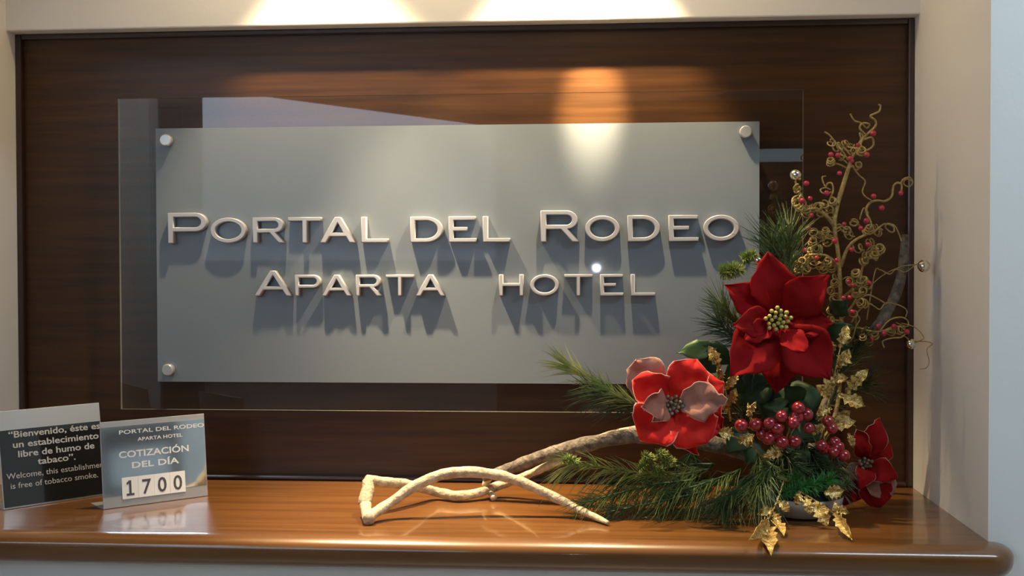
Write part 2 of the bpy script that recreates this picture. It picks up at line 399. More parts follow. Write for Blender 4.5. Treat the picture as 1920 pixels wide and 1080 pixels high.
def arc(cx, cy, rx, ry, a0, a1, n=14):
    return [(cx+rx*math.cos(math.radians(a0+(a1-a0)*i/n)), cy+ry*math.sin(math.radians(a0+(a1-a0)*i/n))) for i in range(n+1)]
def glyph(c, w, h, s, t):
    if c == 'L': return [[(0, 0), (w, 0), (w, t), (s, t), (s, h), (0, h)]]
    if c == 'T': return [[(w/2-s/2, 0), (w/2+s/2, 0), (w/2+s/2, h-t), (w, h-t), (w, h), (0, h), (0, h-t), (w/2-s/2, h-t)]]
    if c == 'E':
        m0 = h/2-t/2+.01*h; m1 = m0+t
        return [[(0, 0), (w, 0), (w, t), (s, t), (s, m0), (w*.68, m0), (w*.68, m1), (s, m1), (s, h-t), (w*.97, h-t), (w*.97, h), (0, h)]]
    if c == 'H':
        m0 = h*.52-t/2; m1 = m0+t
        return [[(0, 0), (s, 0), (s, m0), (w-s, m0), (w-s, 0), (w, 0), (w, h), (w-s, h), (w-s, m1), (s, m1), (s, h), (0, h)]]
    if c == 'O':
        return [arc(w/2, h/2, w/2, h/2, 0, 360, 48)[:-1], arc(w/2, h/2, w/2-s*.95, h/2-t*1.05, 0, 360, 48)[:-1][::-1]]
    if c == 'D':
        rx = w*.52
        return [[(0, 0)]+arc(w-rx, h/2, rx, h/2, -90, 90, 22)+[(0, h)], ([(s, t)]+arc(w-rx, h/2, rx-s, h/2-t, -90, 90, 22)+[(s, h-t)])[::-1]]
    if c == 'P':
        hb = h*.38; rb = (h-hb)/2; rx = rb*1.25
        return [[(0, 0), (s, 0), (s, hb)]+arc(w-rx, hb+rb, rx, rb, -90, 90, 18)+[(0, h)], ([(s, hb+t)]+arc(w-rx, hb+rb, rx-s, rb-t, -90, 90, 18)+[(s, h-t)])[::-1]]
    if c == 'R':
        hb = h*.40; rb = (h-hb)/2; rx = rb*1.25; lx = w*.52; q = s*1.25; w2 = w*.95
        return [[(0, 0), (s, 0), (s, hb), (lx, hb), (w-q, 0), (w, 0), (lx+q*.95, hb)]+arc(w2-rx, hb+rb, rx, rb, -80, 90, 18)+[(0, h)],
                ([(s, hb+t)]+arc(w2-rx, hb+rb, rx-s, rb-t, -90, 90, 18)+[(s, h-t)])[::-1]]
    if c == 'A':
        q = s*1.22; a = s*.55; top = w/2
        def xi(y): return q+(top-a-0)*(y/h)           # inner left line, parallel to the outer left line
        yb = h*.24; yt = yb+t; ya = h*(top-q)/(top-a)
        return [[(0, 0), (q, 0), (xi(yb), yb), (w-xi(yb), yb), (w-q, 0), (w, 0), (top+a, h), (top-a, h)], [(xi(yt), yt), (top, ya), (w-xi(yt), yt)]]
def outline_mesh(name, contours, depth, bev, place):
    cu = bpy.data.curves.new(name, 'CURVE'); cu.dimensions = '2D'; cu.fill_mode = 'BOTH'; cu.extrude = depth/2-bev; cu.bevel_depth = bev; cu.bevel_resolution = 2; cu.offset = -bev
    for c in contours:
        sp_ = cu.splines.new('POLY'); sp_.points.add(len(c)-1); sp_.use_cyclic_u = True
        for p, q in zip(sp_.points, c): p.co = (q[0], q[1], 0, 1)
    ob = bpy.data.objects.new(name, cu); COL.objects.link(ob); dg = bpy.context.evaluated_depsgraph_get()
    me = bpy.data.meshes.new_from_object(ob.evaluated_get(dg)); bpy.data.objects.remove(ob); bpy.data.curves.remove(cu)
    for v in me.vertices: v.co = place(v.co)
    me.update(); me.name = name
    return me
YF_ = -.0645        # front of the letters
def letters(row, top, base, big_top, s, t):
    for c, a, b, big in row:
        p0 = at(a, base, YF_); p1 = at(b, base, YF_)
        zb = at(960, base, YF_).z; h = at(960, big_top if big else top, YF_).z-zb
        k = 1.12 if big else 1
        cs = glyph(c, p1.x-p0.x, h, s*k, t*k)
        over = .0012 if c == 'O' else 0
        me = outline_mesh('letter', cs, .0165, .0016, lambda v: Vector((p0.x+v.x, YF_+.00825-v.z, zb+v.y)))
        link('letter', me, 'letter', SG)
letters([('P', 314.7, 387, 1), ('O', 394, 461, 0), ('R', 473.5, 534, 0), ('T', 540, 602, 0), ('A', 599, 667, 0), ('L', 677, 727, 0), ('D', 769, 830, 0),
         ('E', 841, 893, 0), ('L', 905, 956, 0), ('R', 1013.5, 1087, 1), ('O', 1097, 1162, 0), ('D', 1176.6, 1237.6, 0), ('E', 1253.6, 1310, 0), ('O', 1318.6, 1386, 0)],
        405, 453.5, 395, .0108, .0080)
letters([('A', 476, 547, 1), ('P', 553, 601, 0), ('A', 602.6, 659, 0), ('R', 667, 715.6, 0), ('T', 723.5, 775, 0), ('A', 779, 835, 0), ('H', 935.5, 981.5, 0),
         ('O', 994, 1048, 0), ('T', 1058, 1111, 0), ('E', 1125, 1169, 0), ('L', 1182.6, 1228.6, 0)], 514.5, 554.5, 506.5, .0085, .0062)

# ------------------------------------------------------------------ the two steel notices
def text_mesh(name, s, size, bold, place, align='CENTER', squeeze=1.0):
    cu = bpy.data.curves.new(name, 'FONT'); cu.body = s; cu.size = size; cu.align_x = align; cu.offset = bold; cu.extrude = .0002; cu.resolution_u = 3
    ob = bpy.data.objects.new(name, cu); COL.objects.link(ob); dg = bpy.context.evaluated_depsgraph_get()
    me = bpy.data.meshes.new_from_object(ob.evaluated_get(dg)); bpy.data.objects.remove(ob); bpy.data.curves.remove(cu)
    for v in me.vertices: v.co = place(Vector((v.co.x*squeeze, v.co.y, v.co.z)))
    me.update(); me.name = name
    return me
def text_width(s, size, bold):
    cu = bpy.data.curves.new('t', 'FONT'); cu.body = s; cu.size = size; cu.offset = bold
    ob = bpy.data.objects.new('t', cu); COL.objects.link(ob); dg = bpy.context.evaluated_depsgraph_get()
    me = bpy.data.meshes.new_from_object(ob.evaluated_get(dg)); xs = [v.co.x for v in me.vertices]
    bpy.data.objects.remove(ob); bpy.data.curves.remove(cu); bpy.data.meshes.remove(me)
    return max(xs)-min(xs)

class Card:
    def __init__(s, name, bl, br, tl_py, label, tilt):
        s.o = on_shelf(*bl); b = on_shelf(*br); s.X = (b-s.o); s.X.z = 0; s.w = s.X.length; s.X.normalize()
        back = Vector((0, 0, 1)).cross(s.X)          # horizontal, away from the viewer
        s.U = (Vector((0, 0, 1))*math.cos(tilt)+back*math.sin(tilt)).normalized()
        s.N = s.X.cross(s.U)                          # towards the viewer
        s.back = back
        # height so that the top left corner shows at row tl_py
        lo, hi = .05, .4
        for _ in range(40):
            h = (lo+hi)/2; v = s.o+s.U*h-CAM; py = 540-FOC*v.dot(cU)/v.dot(cF)
            if py > tl_py: lo = h
            else: hi = h
        s.h = lo
        s.o = s.o+Vector((0, 0, .0008))
        s.root = root(name, tuple(s.o+s.X*s.w/2), label, 'sign')
        MB().obox(s.o-s.N*.0022, s.X*s.w, s.U*s.h, s.N*.002).build('plate', 'brushed', s.root, bevel=.0004)
        MB().obox(s.o-s.N*.0022-Vector((0, 0, .0006)), s.X*s.w, back*.07, Vector((0, 0, .0016))).build('foot', 'brushed', s.root, bevel=.0004)
    def P(s, a, b, d=0): return s.o+s.X*a+s.U*b+s.N*d
    def uv(s, px, py):
        d = cF + (px-960)/FOC*cR - (py-540)/FOC*cU
        t = (s.o-CAM).dot(s.N)/d.dot(s.N); q = CAM+d*t-s.o
        return q.dot(s.X), q.dot(s.U)
    def patch(s, name, a0, a1, b0, b1, d0, d1, mt): return MB().obox(s.P(a0, b0, d0), s.X*(a1-a0), s.U*(b1-b0), s.N*(d1-d0)).build(name, mt, s.root)
    def text(s, body, left, right, h_px, bold, mt, d=.0009, parent=None, name='lettering'):
        a0, b0 = s.uv(*left); a1, b1 = s.uv(*right)
        size = h_px*px2m(s.o.y)/.72
        wt = text_width(body, size, bold); k = (a1-a0)/wt; sl = (b1-b0)/(a1-a0)*0
        bb = (b0+b1)/2
        me = text_mesh(name, body, size, bold, lambda v: s.P(a0+v.x, bb+v.y, d+v.z), 'LEFT', k)
        return link(name, me, mt, parent or s.root)

c1 = Card('welcome_notice', (7, 957), (200, 928), 773, 'steel table notice with black face reading Bienvenido, at the far left of the shelf', .16)
c1.patch('black_face', .002, c1.w-.002, .003, c1.h*.80, 0, .0006, 'blackfilm')
c1.text('“Bienvenido, éste es', (15, 820), (187, 805), 13, .0003, 'greytext')
c1.text('un establecimiento', (23, 839), (184, 823), 13, .0003, 'greytext')
c1.text('libre de humo de', (33, 857), (176, 841), 13, .0003, 'greytext')
c1.text('tabaco”.', (71, 870), (142, 862), 13, .0003, 'greytext')
c1.text('Welcome, this establishment', (12, 898), (199, 876), 11.5, 0, 'greytext')
c1.text('is free of tobacco smoke.', (19, 915), (183, 897), 11.5, 0, 'greytext')
c2 = Card('rate_notice', (194, 956), (390, 930), 793, 'mirror steel table notice showing the rate 1700 in white tiles', .10)
c2.patch('mirror_face', .0015, c2.w-.0015, c2.h*.135, c2.h*.935, 0, .0006, 'mirrorfilm')
c2.text('PORTAL DEL RODEO', (222, 815), (381, 800), 8, .0001, 'paletext')
c2.text('APARTA HOTEL', (258, 827), (342, 818), 7, .0001, 'paletext')
c2.text('COTIZACIÓN', (222, 858), (353, 847), 13, .0003, 'paletext')
c2.text('DEL DÍA', (246, 878), (334, 868), 12, .0003, 'paletext')
xs = [229.5, 259.5, 289.5, 319, 348]; lowy = [937, 932.5, 928, 923.5, 919]; topy = [896, 891.5, 887.5, 883, 879.5]
a_l, b_l = c2.uv(229.5, 936.5); a_r, b_r = c2.uv(348, 918.5); _, b_t = c2.uv(229.5, 896)
for i, dch in enumerate('1700'):
    a0 = a_l+(a_r-a_l)*i/4; a1 = a_l+(a_r-a_l)*(i+1)/4-.0004
    tl = c2.patch('number_tile', a0, a1, b_l, b_t, .0006, .0016+.0002*(i % 2), 'tile')
    hh = (b_t-b_l); size = hh*.70/.72
    wt = text_width(dch, size, .0004); kx = min(1.0, .5*(a1-a0)/wt*1.1)
    if dch == '1':
        q = hh*.70; ww = q*.52; st = q*.15
        cs = [[(0, 0), (ww, 0), (ww, st*.9), (ww/2+st/2, st*.9), (ww/2+st/2, q), (ww/2-st/2+.0002, q), (ww*.04, q*.86), (ww*.04, q*.74), (ww/2-st/2, q*.80), (ww/2-st/2, st*.9), (0, st*.9)]]
        me = outline_mesh('digit', cs, .0004, .00001, lambda v: c2.P((a0+a1)/2-ww/2+v.x, b_l+hh*.15+v.y, .0021+v.z))
        link('digit', me, 'digit', tl); continue
    me = text_mesh('digit', dch, size, .0004, lambda v: c2.P((a0+a1)/2+v.x, b_l+hh*.15+v.y, .0021+v.z), 'CENTER', .95)
    link('digit', me, 'digit', tl)

def mirror_hit(px, py):
    d = (cF + (px-960)/FOC*cR - (py-540)/FOC*cU).normalized(); t = (c2.o-CAM).dot(c2.N)/d.dot(c2.N); p = CAM+d*t
    r = d-2*d.dot(c2.N)*c2.N; return p+r*((LX1-.02-p.x)/r.x)
m0, m1 = mirror_hit(207, 915), mirror_hit(318, 828)
y0, y1 = sorted((m0.y, m1.y)); z0, z1 = sorted((m0.z, m1.z))
fb = root('framed_board', (LX1, (y0+y1)/2, z0), 'dark framed pale board on the lobby wall, reflected in the mirror notice', 'board')
MB().box(LX1-.012, LX1, y0, y1, z0, z1).build('panel', 'tile', fb)
for (a, b, c_, d_) in ((y0, y1, z0-.05, z0), (y0, y1, z1, z1+.12), (y0-.05, y0, z0-.05, z1+.12), (y1, y1+.05, z0-.05, z1+.12)):
    MB().box(LX1-.03, LX1, a, b, c_, d_).build('frame', 'wood_dark', fb)

# ------------------------------------------------------------------ the flower arrangement
FA = root('flower_arrangement', tuple(on_shelf(1480, 960)), 'Christmas arrangement of red poinsettias, pine, gold twigs and pale driftwood on the shelf', 'flowers')

_at = at
def at(px, py, y):
    """like _at, but nothing of the arrangement sinks into the shelf"""
    p = _at(px, py, y)
    if p.z < Z0+.004:
        p = on_shelf(px, py, .004)
        if p.y < -.505: p = _at(px, py, -.552)
    return p
def clear(p):
    p = Vector(p)
    if p.y > -.538 and p.z < Z0+.001: p.z = Z0+.001
    return p
# driftwood
def branch(pts, rad, mt, name='driftwood', parent=None, seg=10, wob=.0022, label=None):
    P = smooth_path(pts, 9); R_ = lerp_list(rad, len(P)); mb = MB()
    P = [p+Vector((noise.noise(p*14), noise.noise(p*14+Vector((9, 0, 0))), noise.noise(p*14+Vector((0, 7, 0)))))*wob for p in P]
    R_ = [r*(1+.16*noise.noise(p*45)) for r, p in zip(R_, P)]
    mb.tube(P, R_, seg)
    for i in range(len(mb.v)):
        v = Vector(mb.v[i]); mb.v[i] = tuple(v+Vector((noise.noise(v*60), noise.noise(v*60+Vector((3, 3, 3))), noise.noise(v*60-Vector((5, 1, 2)))))*.0012)
    o = mb.build(name, mt, parent or FA, smooth=True)
    if label: o['label'] = label
    return o
def sh(px, py, lift): return on_shelf(px, py, lift)
yA = on_shelf(690, 978).y
loop_front = branch([sh(688, 972, .010), at(735, 942, -.375), at(790, 906, -.36), at(850, 887, -.345), at(912, 888, -.335), at(975, 903, -.335), at(1050, 938, -.34), sh(1108, 966, .010), sh(1140, 980, .006)],
                    [.0098, .0092, .0096, .0102, .0100, .0094, .0084, .0066, .0035], 'bark', label='pale arched driftwood stem in front')
stub = branch([sh(692, 974, .011), at(686, 950, -.37), at(685, 938, -.36), at(690, 918, -.345), at(690, 902, -.335)], [.0105, .0110, .0125, .0110, .0105], 'bark', wob=.001)
loop_back = branch([at(688, 902, -.335), at(730, 905, -.30), at(772, 912, -.25), at(815, 921, -.20), sh(858, 930, .012), sh(895, 925, .014), at(935, 910, -.17), at(985, 892, -.185), at(1030, 872, -.21), at(1060, 861, -.23)],
                   [.011, .0105, .0098, .0095, .0098, .0095, .0085, .008, .008, .0075], 'bark', label='pale driftwood stem behind')
branch([at(905, 896, -.20), at(945, 882, -.205), at(1000, 861, -.22), at(1060, 843, -.235), at(1120, 828, -.25), at(1190, 817, -.265), at(1270, 818, -.26), at(1340, 834, -.25), at(1400, 850, -.24), at(1450, 880, -.23)],
       [.008, .0105, .0125, .0150, .0145, .0145, .015, .016, .015, .014], 'bark_grey', label='thick grey driftwood stem')
branch([at(1085, 833, -.247), at(1130, 818, -.252), at(1190, 804, -.255), at(1240, 795, -.25)], [.003, .006, .0065, .006], 'bark')
branch([at(930, 886, -.19), at(918, 895, -.185), at(910, 909, -.18), at(918, 921, -.178), sh(926, 934, .007)], [.006, .007, .007, .0065, .006], 'bark', wob=.0005)
branch([at(1698, 441, -.16), at(1696, 475, -.165), at(1686, 530, -.17), at(1664, 585, -.18), at(1642, 618, -.18), at(1612, 650, -.14), at(1575, 700, -.11), at(1530, 800, -.13), at(1515, 880, -.2)],
       [.0062, .0088, .0098, .0108, .010, .009, .008, .008, .008], 'bark_grey', label='grey driftwood stem standing at the right')

# base dish and foam
bc = on_shelf(1502, 965)
MB().lathe([(.045, .0006), (.062, .006), (.072, .020), (.076, .038), (.073, .038), (.069, .021), (.059, .009), (.040, .005)], bc, 32).build('glass_dish', 'cellophane', FA, smooth=True)
fo = MB(); fo.lathe([(.035, .006), (.050, .014), (.052, .03), (.045, .05), (.02, .06)], bc, 14); fo.build('foam_block', 'foam', FA, smooth=True)

# petals ------------------------------------------------------------
PROF = {'broad': [(0, .25), (.12, .5), (.28, .84), (.45, 1), (.62, 1.0), (.76, .86), (.88, .55), (.95, .26), (1, 0)],
        'pointed': [(0, .22), (.12, .46), (.27, .82), (.42, 1), (.56, .96), (.7, .76), (.84, .42), (.94, .16), (1, .0)],
        'round': [(0, .25), (.12, .5), (.27, .82), (.45, 1), (.62, 1.0), (.78, .86), (.9, .56), (.97, .22), (1, .02)]}
def prof(kind, u):
    P = PROF[kind]
    for (a, x), (b, y) in zip(P, P[1:]):
        if u <= b: 
            t = (u-a)/(b-a); return x+(y-x)*t
    return 0
def petal(base, tip, width, mt, parent, arch=.012, fold=.18, kind='pointed', face=(0, -1, .12), curl=0, twist=0, name='petal', nu=12, nv=6, wave=.004, solid=.0009, crumple=.006):
    base, tip = Vector(base), Vector(tip); ax = tip-base; Ln = ax.length; ax.normalize()
    n = Vector(face); n = (n-ax*n.dot(ax)).normalized(); sd = ax.cross(n)
    if twist: 
        q = Matrix.Rotation(twist, 3, ax); n = q@n; sd = q@sd
    ph = rnd(0, 6); vs = []; fs = []; ed = []
    for i in range(nu+1):
        u = i/nu; wd = width/2*max(prof(kind, u), .01)
        for j in range(-nv, nv+1):
            v = j/nv
            p = base+ax*Ln*u + n*(arch*math.sin(PI*u*.9)-curl*u*u) + sd*v*wd + n*(abs(v)**1.3*wd*fold)
            p += n*noise.noise(p*38+Vector((ph, 0, 0)))*crumple*(.4+u) + sd*noise.noise(p*70+Vector((0, ph, 0)))*crumple*.9*abs(v)
            p += n*wave*math.sin(u*7+v*3+ph)*abs(v) + n*.0015*math.sin(abs(v)*5-u*16+ph)*(1-abs(v))
            vs.append(clear(p)); ed.append(max(abs(v), 0 if u < .5 else (u-.5)*2*.98))
    m_ = 2*nv+1
    for i in range(nu):
        for j in range(2*nv): fs.append((i*m_+j, i*m_+j+1, (i+1)*m_+j+1, (i+1)*m_+j))
    mb = MB(); mb.add(vs, fs, ed)
    return mb.build(name, mt, parent, smooth=True, solid=solid)

def flower(cx, cy, y, bud_mt, nbud, spread, label, bl=.009, br=.0042):
    """bud cluster = the flower part, petals are added as its children"""
    c = at(cx, cy, y); mb = MB(); s = px2m(y)
    for i in range(nbud):
        a = i*2.399; r = spread*math.sqrt((i+.5)/nbud)
        p = c+Vector((r*math.cos(a), 0, r*math.sin(a)*.92)); d = Vector((math.cos(a)*r*9, -1, math.sin(a)*r*9)).normalized()
        mb.tube([p+d*.0, p+d*bl*.5, p+d*bl, p+d*(bl+.003)], [br*.6, br, br, br*.35], 6)
    o = mb.build('poinsettia', bud_mt, FA, smooth=True); o['label'] = label
    return o, c
# large dark red poinsettia
yB = -.315
f1, c = flower(1457, 598, yB-.012, 'pollen', 22, .022, 'large dark red velvet poinsettia with yellow green buds', .010, .0040)
for (tx, ty, w, dy, arch, lay, bx, by) in [
        (1437, 470, 88, -.01, .014, .020, 1452, 585), (1553, 514, 80, -.012, .014, .014, 1470, 588), (1357, 533, 66, -.01, .010, .016, 1442, 590),
        (1562, 607, 66, .0, .008, .022, 1472, 602), (1368, 708, 98, -.03, .012, .008, 1448, 612), (1556, 712, 104, -.005, .012, .020, 1468, 612),
        (1456, 738, 74, -.005, .008, .026, 1458, 640), (1372, 612, 60, -.035, .010, .004, 1440, 600)]:
    petal(at(bx, by, yB+lay+.014), at(tx, ty, yB+dy+lay-.006), w*px2m(yB), 'velvet', f1, arch=arch, fold=.26)
petal(at(1466, 616, yB-.006), at(1509, 662, yB-.045), 44*px2m(yB), 'velvet', f1, arch=.008, fold=-.1, kind='round', face=(-.1, -1, .45))
petal(at(1448, 606, yB-.002), at(1395, 640, yB-.03), 40*px2m(yB), 'velvet', f1, arch=.006, fold=.2)
# bright red poinsettia with blush petal backs
yC = -.365
f2, c = flower(1262, 757, yC-.006, 'darkbud', 16, .017, 'bright red poinsettia with glittering edges and blush petals', .009, .0036)
for (tx, ty, w, dy, lay, mt, kind, fold) in [
        (1186, 712, 78, -.015, .010, 'coral', 'broad', .25), (1306, 674, 88, -.004, .012, 'coral', 'broad', .2),
        (1358, 722, 82, .004, .022, 'coral', 'broad', .2), (1352, 806, 86, .002, .022, 'coral', 'broad', .2),
        (1200, 826, 92, -.02, .004, 'coral', 'broad', .28), (1328, 830, 92, -.02, .004, 'coral', 'broad', .2),
        (1307, 853, 46, .004, .016, 'coral', 'pointed', .2),
        (1200, 762, 50, -.03, -.004, 'blush', 'broad', .2), (1368, 746, 70, -.03, -.002, 'blush', 'pointed', .25)]:
    petal(at(1262+(tx-1262)*.10, 757+(ty-757)*.10, yC+lay), at(tx, ty, yC+dy+lay), w*px2m(yC), mt, f2, arch=.012, fold=fold, kind=kind, crumple=.013, wave=.006)
petal(at(1232, 735, yC+.022), at(1188, 676, yC+.006), 84*px2m(yC), 'blush', f2, arch=.006, fold=.05, crumple=.012, kind='broad')
petal(at(1258, 764, yC-.004), at(1222, 790, yC-.035), 34*px2m(yC), 'blush', f2, arch=.006, fold=.15, kind='pointed')
# small crimson poinsettia at the right
yD = -.235
f3, c = flower(1622, 868, yD-.008, 'darkbud', 10, .012, 'crimson poinsettia with pale glittering edges hanging at the right', .008, .0034)
for (tx, ty, w, dy, lay, mt, kind) in [
        (1648, 783, 50, 0, .012, 'crimson', 'pointed'), (1605, 802, 36, -.02, .004, 'crimson', 'round'), (1683, 897, 46, -.02, .004, 'crimson', 'pointed'),
        (1612, 916, 40, -.035, .0, 'crimson', 'pointed'), (1668, 936, 52, -.012, .012, 'blush', 'round'), (1650, 952, 64, .0, .02, 'crimson', 'round'),
        (1577, 948, 50, .004, .016, 'crimson', 'pointed'), (1665, 826, 46, .004, .018, 'crimson', 'round'), (1576, 900, 34, .0, .014, 'blush', 'pointed')]:
    petal(at(1622+(tx-1622)*.1, 868+(ty-868)*.1, yD+lay), at(tx, ty, yD+dy+lay), w*px2m(yD), mt, f3, arch=.010, fold=.22, kind=kind)

# pine sprigs --------------------------------------------------------
def sprig(pts, n, ln, mt, ang=(25, 50), droop=0, stem=.0022, width=.0013, label=None, nm='pine_sprig', face=None, tipfan=True, start=.0):
    P = smooth_path(pts, 8); o = MB().tube(P, lerp_list([stem, stem*.6], len(P)), 6).build(nm, 'leaf', FA, smooth=True)
    mb = MB(); N = len(P)
    for i in range(n):
        u = start+(1-start)*(i+random.random())/n; x = u*(N-1); k = min(int(x), N-2); p = P[k].lerp(P[k+1], x-k)
        t = (P[k+1]-P[k]).normalized(); a = rnd(0, 2*PI); q = t.orthogonal().normalized(); b = t.cross(q)
        rd = q*math.cos(a)+b*math.sin(a); th = math.radians(rnd(*ang))
        d = (t*math.cos(th)+rd*math.sin(th)).normalized(); L_ = ln*rnd(.7, 1.1)
        dd = Vector((0, 0, -droop))
        p1 = p+d*L_*.5+dd*L_*.2; p2 = p+d*L_+dd*L_*.75
        if min(p1.z, p2.z) < Z0+.001:
            for pp in (p1, p2): pp.z = max(pp.z, Z0+.001+rnd(0, .004))
        if p2.x > W_-.004 or p2.y > -.055: continue
        mb.tube([p, p1, p2], [width*.7, width*.6, width*.15], 3, cap=False)
    nd = mb.build('needles', mt, o); nd['kind'] = 'stuff'
    if label: o['label'] = label
    return o
# at the left, behind the bright flower
sprig([at(1205, 765, -.30), at(1150, 735, -.295), at(1095, 705, -.29), at(1060, 685, -.285)], 190, .062, 'needle_light', (12, 42), .12, label='light green pine sprig')
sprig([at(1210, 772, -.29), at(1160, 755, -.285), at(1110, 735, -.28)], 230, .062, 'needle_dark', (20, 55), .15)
# above the large flower
sprig([at(1475, 530, -.27), at(1478, 490, -.26), at(1482, 450, -.255)], 130, .080, 'needle', (22, 62), -.05, label='pine sprig above the large flower')
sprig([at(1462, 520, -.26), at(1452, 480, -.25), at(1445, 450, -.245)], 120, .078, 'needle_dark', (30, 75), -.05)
sprig([at(1478, 455, -.25), at(1482, 430, -.25)], 26, .062, 'needle_light', (15, 45), -.1)
# left of the large flower
sprig([at(1410, 640, -.27), at(1375, 600, -.268), at(1352, 568, -.265)], 120, .060, 'needle', (20, 55), -.05)
sprig([at(1405, 650, -.265), at(1368, 625, -.262), at(1345, 600, -.26)], 110, .056, 'needle_dark', (20, 65), .0)
# low, hanging over the shelf
sprig([at(1330, 880, -.29), at(1260, 890, -.30), at(1180, 885, -.31), at(1100, 872, -.32), at(1070, 868, -.32)], 200, .075, 'needle_light', (20, 55), .45, label='pine sprig hanging over the shelf')
sprig([at(1340, 870, -.28), at(1280, 872, -.28), at(1210, 888, -.285), at(1150, 905, -.29)], 150, .085, 'needle_dark', (25, 70), 1.2)
sprig([at(1390, 880, -.30), at(1340, 900, -.32), at(1290, 915, -.33), at(1240, 925, -.335)], 150, .080, 'needle', (25, 70), 1.4)
sprig([at(1430, 885, -.31), at(1400, 910, -.34), at(1370, 930, -.36), at(1350, 940, -.37)], 200, .070, 'needle_dark', (25, 70), 1.2)
sprig([at(1450, 870, -.32), at(1430, 900, -.355), at(1420, 925, -.375)], 150, .062, 'needle', (20, 70), .7)
sprig([at(1300, 840, -.27), at(1290, 870, -.27), at(1285, 900, -.275)], 150, .060, 'needle_dark', (25, 70), .7)
sprig([at(1330, 920, -.33), at(1260, 935, -.345), at(1190, 950, -.35), at(1140, 960, -.355)], 120, .060, 'needle_dark', (20, 65), .35)
sprig([at(1300, 900, -.32), at(1220, 910, -.33), at(1140, 930, -.34), at(1090, 945, -.345)], 150, .055, 'needle', (20, 60), .4)
sprig([at(1450, 830, -.28), at(1480, 865, -.31), at(1500, 885, -.325)], 170, .045, 'needle_dark', (30, 80), .2)
sprig([at(1500, 820, -.27), at(1530, 865, -.30), at(1550, 890, -.315)], 170, .045, 'needle_dark', (30, 80), .2)
sprig([at(1420, 850, -.28), at(1440, 880, -.31), at(1455, 900, -.33)], 150, .045, 'needle', (30, 80), .3)
sprig([at(1560, 830, -.25), at(1575, 880, -.28), at(1570, 920, -.30)], 130, .040, 'needle_dark', (30, 80), .2)
# right of the large flower, in the dark
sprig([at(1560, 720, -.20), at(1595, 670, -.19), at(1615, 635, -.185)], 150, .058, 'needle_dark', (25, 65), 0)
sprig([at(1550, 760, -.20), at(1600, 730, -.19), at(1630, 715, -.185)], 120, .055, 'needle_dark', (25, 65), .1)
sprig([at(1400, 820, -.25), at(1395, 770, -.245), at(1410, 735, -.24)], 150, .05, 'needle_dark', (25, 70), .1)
# bright tinsel and chenille
def tinsel(pts, n, ln, mt, label=None): return sprig(pts, n, ln, mt, (25, 115), 0, .0025, .0013, label, 'tinsel_sprig')
tinsel([at(1465, 925, -.345), at(1500, 915, -.35), at(1535, 905, -.345), at(1560, 898, -.335)], 420, .020, 'tinsel', 'bright green tinsel twig')
tinsel([at(1480, 890, -.33), at(1505, 905, -.34), at(1530, 920, -.345)], 300, .018, 'tinsel')
tinsel([at(1545, 930, -.33), at(1590, 905, -.31)], 220, .016, 'needle')
tinsel([at(1350, 512, -.275), at(1368, 508, -.275), at(1385, 505, -.272)], 620, .019, 'moss', 'yellow green chenille tip')
tinsel([at(1392, 486, -.27), at(1412, 478, -.268)], 320, .015, 'moss')
for (a, b) in (((1205, 855), (1222, 862)), ((1215, 868), (1200, 880)), ((1232, 850), (1250, 858)), ((1240, 870), (1262, 866)), ((1225, 880), (1240, 890)), ((1055, 862), (1082, 866))):
    tinsel([at(*a, -.335), at((a[0]+b[0])/2, (a[1]+b[1])/2-3, -.338), at(*b, -.335)], 220, .012, 'moss')

# leaves -------------------------------------------------------------
lv = MB().tube(smooth_path([bc+Vector((0, .02, .08)), at(1470, 760, -.24), at(1450, 640, -.24)], 6), .003, 6).build('leaf_stem', 'leaf', FA); lv['label'] = 'dark green leaves between the flowers'
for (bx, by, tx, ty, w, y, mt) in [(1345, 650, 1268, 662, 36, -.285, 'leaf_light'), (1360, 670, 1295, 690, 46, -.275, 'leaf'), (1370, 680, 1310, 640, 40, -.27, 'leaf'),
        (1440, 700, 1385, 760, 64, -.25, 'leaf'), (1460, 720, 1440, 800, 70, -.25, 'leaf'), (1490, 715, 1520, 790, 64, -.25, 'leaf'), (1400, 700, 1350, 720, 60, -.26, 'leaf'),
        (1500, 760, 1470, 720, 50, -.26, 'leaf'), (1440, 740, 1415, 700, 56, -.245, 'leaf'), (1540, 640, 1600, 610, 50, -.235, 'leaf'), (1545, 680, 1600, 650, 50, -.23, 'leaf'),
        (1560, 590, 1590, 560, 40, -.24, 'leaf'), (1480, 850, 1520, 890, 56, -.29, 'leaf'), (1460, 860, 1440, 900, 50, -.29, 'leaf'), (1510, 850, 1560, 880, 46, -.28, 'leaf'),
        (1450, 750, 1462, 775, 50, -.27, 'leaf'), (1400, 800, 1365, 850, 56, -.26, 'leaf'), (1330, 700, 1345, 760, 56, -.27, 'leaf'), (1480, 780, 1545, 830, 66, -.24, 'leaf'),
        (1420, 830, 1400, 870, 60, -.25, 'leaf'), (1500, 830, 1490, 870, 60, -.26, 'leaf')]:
    petal(at(bx, by, y+.01), at(tx, ty, y-.012), w*px2m(y), mt, lv, arch=.006, fold=.2, name='leaf', nu=8, nv=3, solid=.0006)

